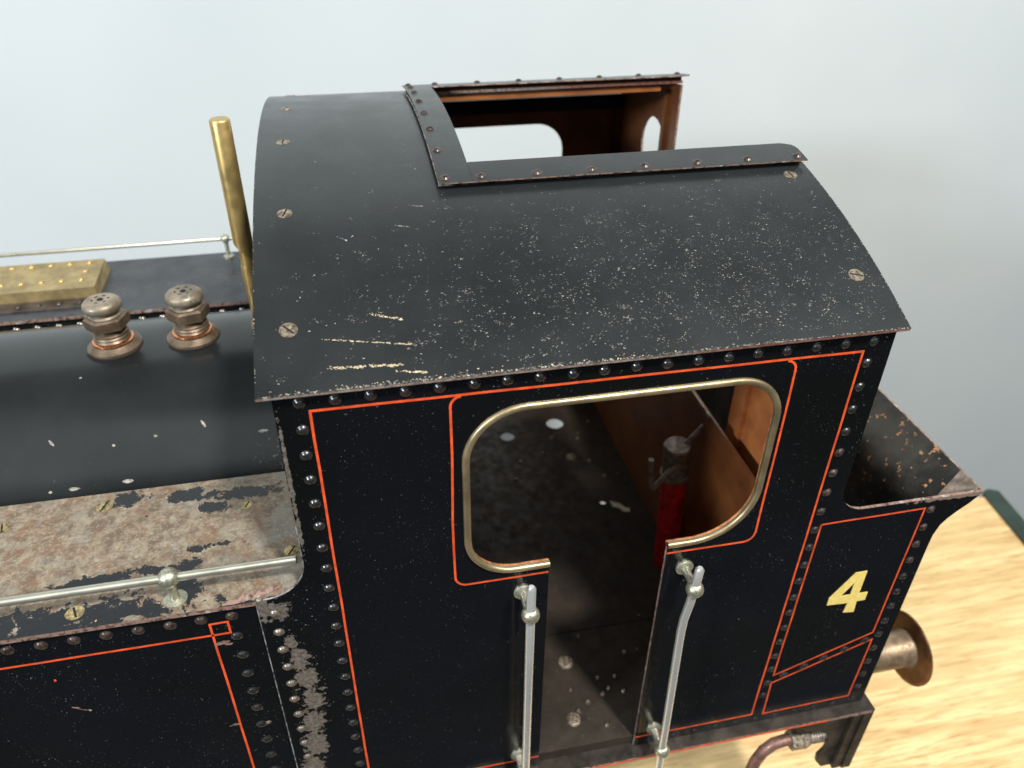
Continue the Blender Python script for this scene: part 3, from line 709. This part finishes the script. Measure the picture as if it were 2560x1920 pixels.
# riveted brass box and its flange on the far tank
bx = empty('filler_box', P(-210, 340, TT)); bx.parent = loco; bx.location = P(-210, 340, TT)-WL['model_locomotive']; WL[bx.name] = P(-210, 340, TT)
b = MB()
vs = [P(-330, 318, TT), P(-165.5, 318, TT), P(-165.5, 366, TT), P(-330, 366, TT), P(-330, 317.5, -92.5), P(-166, 317.5, -92.5), P(-168, 366, -92.5), P(-330, 366, -92.5)]
b.add(vs, [(0, 1, 5, 4), (1, 2, 6, 5), (2, 3, 7, 6), (3, 0, 4, 7), (4, 5, 6, 7), (0, 3, 2, 1)]); b.build('box_body', M_BOX, bx)
for i in range(9):
    for y in (331.3, 360): MB().lathe(P(-177.8-13.8*i, y, -92.5), (0, 0, 1), [(2.0, 0), (1.8, .8), (1.0, 1.5), (.05, 1.7)], 12).build('rivet', M_BRASS, bx)
MB().lathe(P(-177.6, 345.5, -92.5), (0, 0, 1), [(2.0, 0), (1.8, .8), (1.0, 1.5), (.05, 1.7)], 12).build('rivet', M_BRASS, bx)
M_GRIME = simple('grimy_flange', (.07, .055, .048), .4, .2, var=.4, nscale=.08)
MB().box(-330, -168, 303, 317.3, TT, TT+1.2).build('flange', M_GRIME, bx)
for i in range(10): MB().lathe(P(-176.7-13.8*i, 310.5, TT+1.2), (0, 0, 1), [(1.9, 0), (1.6, .8), (.8, 1.4), (.05, 1.5)], 12).build('flange_rivet', M_RIVETW, bx)

# --- boiler -----------------------------------------------------------
fk = MB().lathe(P(-560, YC, -168), (1, 0, 0), [(100, 0), (100, 150), (100, 300), (100, 546)], 128)
def bP(x, y, h=.05):
    a = math.asin((y-YC)/100.); return P(x, YC+(100+h)*math.sin(a), -168+(100+h)*math.cos(a))
for x, y, r, el, an in ((-150, 126, 1.1, 2.2, -.8), (-70, 127, 1.1, 2.2, -.9), (-38, 121, 1.0, 3.0, 0), (-118, 122, .8, 1.2, 0), (-96, 124, .9, 1.3, 0), (-140, 108.2, .9, 3.5, 0), (-152, 108, .6, 2, 0), (-112, 108.6, .9, 3.4, 0), (-137, 160, .8, 1.2, 0), (-34, 165, .8, 2.5, 0)):
    n = 7; pts = []
    for k in range(n):
        a = 2*math.pi*k/n; u, v = r*el*math.cos(a)*random.uniform(.7, 1.1), r*math.sin(a)*random.uniform(.7, 1.1)*.7
        pts.append(bP(x+u*math.cos(an)-v*math.sin(an), y+u*math.sin(an)+v*math.cos(an)))
    fk.add(pts, [tuple(range(n))], 1)
blr = fk.build('boiler', [M_BOIL, M_FLAKE], loco, recalc=False)

# --- two valves on the boiler top --------------------------------------
def valve(x, y, tilt):
    base = P(x, y, -68.8); ax = Vector((math.sin(tilt), 0, math.cos(tilt)))
    t = empty('safety_valve', base); t.parent = loco; t.location = base-WL['model_locomotive']; WL[t.name] = base
    MB().lathe(base, ax, [(15.2, -3.0), (15.6, -.6), (15.4, 1.6), (13.8, 2.8), (12.2, 4.2)], 36).build('seat_ring', M_BRONZED, t)
    MB().lathe(base, ax, [(11.0, 4.2), (11.6, 4.6), (11.6, 5.2), (10.8, 5.6), (9.8, 5.8)], 36).build('copper_washer', M_COPPER, t)
    MB().lathe(base, ax, [(9.8, 5.6), (10.5, 6.4), (9.7, 7.4), (10.3, 8.4), (9.5, 9.4), (10.0, 10.4), (9.0, 11.2), (8.5, 14.4)], 32).build('threaded_neck', M_BRONZED, t)
    MB().lathe(base, Vector((0, 0, 1)), [(17.0, -6), (17.0, .1), (15.9, .1)], 36).build('hole_lip_shadow', M_DARK, t)  # black ring standing in for the shadow at the cladding's lip
    MB().lathe(base, ax, [(10.2, 13.6), (12.5, 14.6), (12.5, 20.4), (11.0, 21.4)], 6, smooth=False, phase=.25).build('hex_nut', M_BRONZED, t)
    cp = MB().lathe(base, ax, [(8.8, 21.0), (9.0, 21.8), (8.0, 22.8), (8.0, 24.2), (9.6, 24.8), (10.6, 26.0), (10.9, 27.6), (10.5, 29.4), (9.2, 30.8), (7.2, 31.6), (6.4, 31.6), (0.05, 31.0)], 36).build('cap', M_BRONZE, t)
    u = Vector((1, 0, 0)); u = (u-ax*u.dot(ax)).normalized(); v = ax.cross(u); hm = MB()
    for k in range(7):
        c_ = base+ax*31.4*MM if k == 6 else base+ax*31.35*MM+(u*math.cos(k*math.pi/3+.2)+v*math.sin(k*math.pi/3+.2))*4.9*MM
        hm.lathe(c_, ax, [(1.15 if k < 6 else 1.7, -.9), (1.15 if k < 6 else 1.7, .12)], 12)
    hm.build('vent_hole', M_DARK, cp)
valve(-121.8, YC-4, -.02); valve(-77.2, YC-2, .0)

# --- whistle -------------------------------------------------------------
wh = empty('whistle', P(-38.3, YC, -68)); wh.parent = loco; wh.location = P(-38.3, YC, -68)-WL['model_locomotive']; WL[wh.name] = P(-38.3, YC, -68)
wb = P(-37.6, YC, -68)
m = MB(); n = 28
# barrel cut on a slant at its foot
ring_hi, ring_lo = [], []
for k in range(n):
    a = 2*math.pi*k/n; cx_, cy_ = math.cos(a), math.sin(a)
    ring_hi.append(P(-38.4+5.5*cx_, YC+5.5*cy_, 59.2)); ring_lo.append(P(-38.4+5.5*cx_, YC+5.5*cy_, -16-6*cx_))
inner = [P(-38.4+4.9*math.cos(2*math.pi*k/n), YC+4.9*math.sin(2*math.pi*k/n), 60.2) for k in range(n)]
m.add(ring_lo+ring_hi+inner, [(k, (k+1) % n, n+(k+1) % n, n+k) for k in range(n)]+[(n+k, n+(k+1) % n, 2*n+(k+1) % n, 2*n+k) for k in range(n)], 0, True)
m.add(inner, [tuple(range(n))]); m.add(ring_lo, [tuple(range(n))[::-1]])
m.build('barrel', M_BRASS, wh)
MB().lathe(wb, (0, 0, 1), [(5.4, 0), (5.4, 4), (4.0, 6), (4.0, 22), (4.6, 26), (4.8, 42), (4.4, 43.2), (4.2, 44.5), (4.2, 54)], 24).build('bowl', M_BRASS, wh)

# --- handrails -----------------------------------------------------------
def rail(name, y, z, x0, x1, r, posts, foot, matrod, ballr, flr, label, shift=0):
    t = empty(name, P(x1, y, foot)); t.parent = loco; t.location = P(x1, y, foot)-WL['model_locomotive']; WL[t.name] = P(x1, y, foot); t['label'] = label
    MB().tube([P(x0, y, z-1.2), P((x0+x1)/2, y, z-.4), P(x1-.4, y, z), P(x1, y, z)], [r, r, r, r*.8], 18).build('rod', matrod, t)
    for x in posts:
        m = MB(); m.lathe(P(x, y, foot), (0, 0, 1), [(flr, 0), (flr, 1.1), (flr*.8, 1.5), (flr*.42, 2.2), (flr*.36, 5), (flr*.42, z-foot-ballr*.8)], 24)
        m.sphere(P(x, y, z), ballr); m.build('post', M_KNOB, t)
    return t
rail('handrail', 8, -87.2, -560, -17, 1.95, (-72.6, -250, -420), TT, M_NICK, 4.7, 5.2, 'near tank-top handrail of dull nickel')
rail('handrail', W-9, -85.8, -560, -67, 1.5, (-76, -300, -480), TT, M_NICK, 3.6, 4.2, 'far tank-top handrail')
def grab(x, pts, zk, label, bend=None):
    t = empty('cab_handrail', P(x, 0, -200)); t.parent = loco; t.location = P(x, 0, -200)-WL['model_locomotive']; WL[t.name] = P(x, 0, -200); t['label'] = label
    P3 = [P(*p) for p in pts]
    MB().tube([P3[0]+Vector((0, 0, .9*MM)), P3[0]-Vector((0, 0, .4*MM))]+P3[1:], [1.3, 2.3]+[2.3]*(len(P3)-1), 20).build('rod', M_STEEL, t)
    for z, bx_ in zk:
        m = MB(); m.lathe(P(x, 0, z), (0, -1, 0), [(4.8, 0), (4.8, 1.0), (4.2, 1.6), (2.6, 2.2), (2.1, 5), (2.2, 12)], 24)
        m.sphere(P(bx_, -15.0, z), 4.6); m.build('bracket', M_KNOB, t)
grab(87.6, [(88.0, -15, -104.6), (88.2, -15, -180), (88.6, -15, -300)], ((-123.6, 88.0), (-268, 88.4)), 'left cab door handrail, straight polished steel')
grab(173.0, [(173.2, -15, -110.2), (172.4, -15, -124.5), (171.6, -15, -134), (170.0, -15, -146), (169.7, -15, -156), (170.2, -15, -175), (172.0, -15, -235), (173.4, -15, -300)], ((-124.5, 172.6), (-268, 173.2)), 'right cab door handrail, bent near its top')

# --- running board, beam, bracket, pipe, buffers ---------------------------
MB().plate([[(-560, -7.5), (326, -7.5), (326, W+7.5), (-560, W+7.5)], [(10, 96), (230, 96), (230, W-8), (10, W-8)]], lambda u, v, d: P(u, v, -284.1-d), 3.4, (0, 0, 1)).build('running_board', [M_DKSTEEL, M_EDGE], loco)
MB().box(-560, 292, -7.75, -7.55, -286.9, -285.9).build('board_lining', M_LINE, loco)
beam = MB().box(319.5, 326, -7.5, W+7.5, -352, -287.6).build('buffer_beam', M_DKSTEEL, loco)
MB().box(313, 319.4, -6.5, -3.5, -352, -287.6).build('beam_angle', M_DKSTEEL, beam)
br = [(262, -287.7), (319.3, -287.7), (319.3, -352), (306, -352), (300.5, -344), (299.5, -336), (303, -329), (303.5, -319), (299.5, -309.5), (293, -305), (284, -303.5), (276, -297), (262, -292)]
MB().plate([br], lambda u, v, d: P(u, -3.4+d, v), 2.2, (0, 0, 0)).build('bracket', M_DKSTEEL, beam)
pp = empty('brake_pipe', P(280, 4, -320)); pp.parent = loco; pp.location = P(280, 4, -320)-WL['model_locomotive']; WL[pp.name] = P(280, 4, -320)
MB().tube([P(255, 4, -390), P(256, 4, -360), P(257.8, 4, -341), P(261.5, 4, -330), P(268, 4, -323), P(276, 4, -321.5), P(284, 4, -323)], 4.0, 16).build('pipe', M_PIPE, pp)
MB().lathe(P(279, 4, -322.5), (1, 0, -.06), [(6.2, 0), (7.4, 1), (7.4, 12), (6.4, 13)], 6, smooth=False).build('union_nut', M_SCREW, pp)
th = []
for i in range(9): th += [(4.4, i*2.0), (5.2, i*2.0+1.0)]
MB().lathe(P(292, 4, -323.2), (1, 0, -.06), th, 20).build('thread', M_IRON, pp)
for yb in (47, W-47):
    t = empty('buffer', P(326, yb, -309)); t.parent = loco; t.location = P(326, yb, -309)-WL['model_locomotive']; WL[t.name] = P(326, yb, -309)
    MB().lathe(P(326.1, yb, -309), (1, 0, 0), [(19, 0), (19, 3), (16, 4), (15.5, 14), (15.5, 26), (14.5, 27)], 36).build('housing', M_SHANK, t)
    MB().lathe(P(356, yb, -309), (1, 0, 0), [(13, 0), (13, 32), (15, 36.5)], 32).build('shank', M_SHANK, t)
    MB().lathe(P(392.5, yb, -309), (1, 0, 0), [(25.5, 0), (27.5, .8), (27.5, 2.2), (24, 3.6), (12, 5.2), (.05, 5.8)], 48).build('disc', M_BUFF, t)
    MB().lathe(P(326.1, yb-22, -297), (1, 0, 0), [(5.5, 0), (5.5, 5), (4, 6), (3.2, 12), (2.5, 13)], 16).build('bolt', M_SHANK, t)

# --- bunker -----------------------------------------------------------------
n = 10; fp = [(319.6, ZB+.1), (319.6, -140), (320, -131), (321.8, -123.5), (324.8, -119), (329.3, -114.4), (334.8, -109.6), (341.6, -101.9)]
bm_ = MB(); vs, fs, mi = [], [], []
for (x, z) in fp: vs += [P(x, 1.9, z), P(x, W-1.9, z)]
for (x, z) in fp: vs += [P(x-1.6, 1.9, z+.4), P(x-1.6, W-1.9, z+.4)]
k = 2*len(fp)
for i in range(len(fp)-1):
    a = 2*i; fs += [(a, a+1, a+3, a+2), (k+a, k+a+2, k+a+3, k+a+1)]; mi += [0, 1]
fs += [(k-2, k-1, 2*k-1, 2*k-2), (0, k, k+1, 1)]; mi += [2, 2]
fs += [tuple([2*i for i in range(len(fp))]+[k+2*i for i in range(len(fp)-1, -1, -1)]), tuple([2*i+1 for i in range(len(fp))]+[k+2*i+1 for i in range(len(fp)-1, -1, -1)])]; mi += [2, 2]
bm_.add(vs, fs, mi, True); bkr = bm_.build('bunker_rear', [M_BLACK, M_BUNK, M_EDGE], loco)
MB().box(241.8, 317.5, 2, W-2, -262, -258).build('bunker_floor', M_BUNK, loco)
# lining plates inside the near and far bunker sides, with the soldered corner gusset
MB().box(256, 317.8, 1.95, 2.6, -258, -104).build('bunker_side_lining', M_BUNK, loco)
MB().box(256, 317.8, W-2.6, W-1.95, -258, -104).build('bunker_side_lining', M_BUNK, loco)
gz = [(fp[i][0]-1.9, fp[i][1]+.7) for i in range(2, 8)]
g = MB(); vs = []
for i, (x, z) in enumerate(gz): vs += [P(x, 2.0, z), P(x, 2.0+6+9*i/5., z)]
g.add(vs, [(2*i, 2*i+1, 2*i+3, 2*i+2) for i in range(5)]); g.build('gusset', M_IRON, bkr)

# --- frames and wheels carrying the engine ----------------------------------
for y in (112, W-118): MB().box(-540, 200, y, y+6, -400, -288).build('frame_plate', M_DKSTEEL, loco)
for x in (-430, -235, -40):
    for y in (96, W-114):
        t = empty('wheel', P(x, y, -400)); t.parent = loco; t.location = P(x, y, -400)-WL['model_locomotive']; WL[t.name] = P(x, y, -400)
        MB().lathe(P(x, y, -400), (0, 1, 0), [(80, 0), (80, 14), (84, 14.5), (84, 18), (60, 18)], 48).build('tyre', M_TYRE, t)
        MB().lathe(P(x, y-2, -400), (0, 1, 0), [(14, 0), (14, 5)], 24).build('hub', M_TYRE, t)

# ------------------------------------------------------------------ loose scraps on the cab floor
s = MB(); pts = [(212, 208), (216, 205), (219, 203.5), (222, 197.5), (225.5, 196), (224.5, 192.5), (219.5, 193.5), (217, 198.5), (212.5, 201)]
s.plate([pts], lambda u, v, d: P(u, v, -275.4+.8-d + .6*math.sin(u*.9)*0), .8, (0, 0, 0)); sc_o = s.build('paper_scrap', M_SCRAP)
tag(sc_o, 'small torn cream scrap lying on the dark cab floor beyond the doorway', 'scrap')
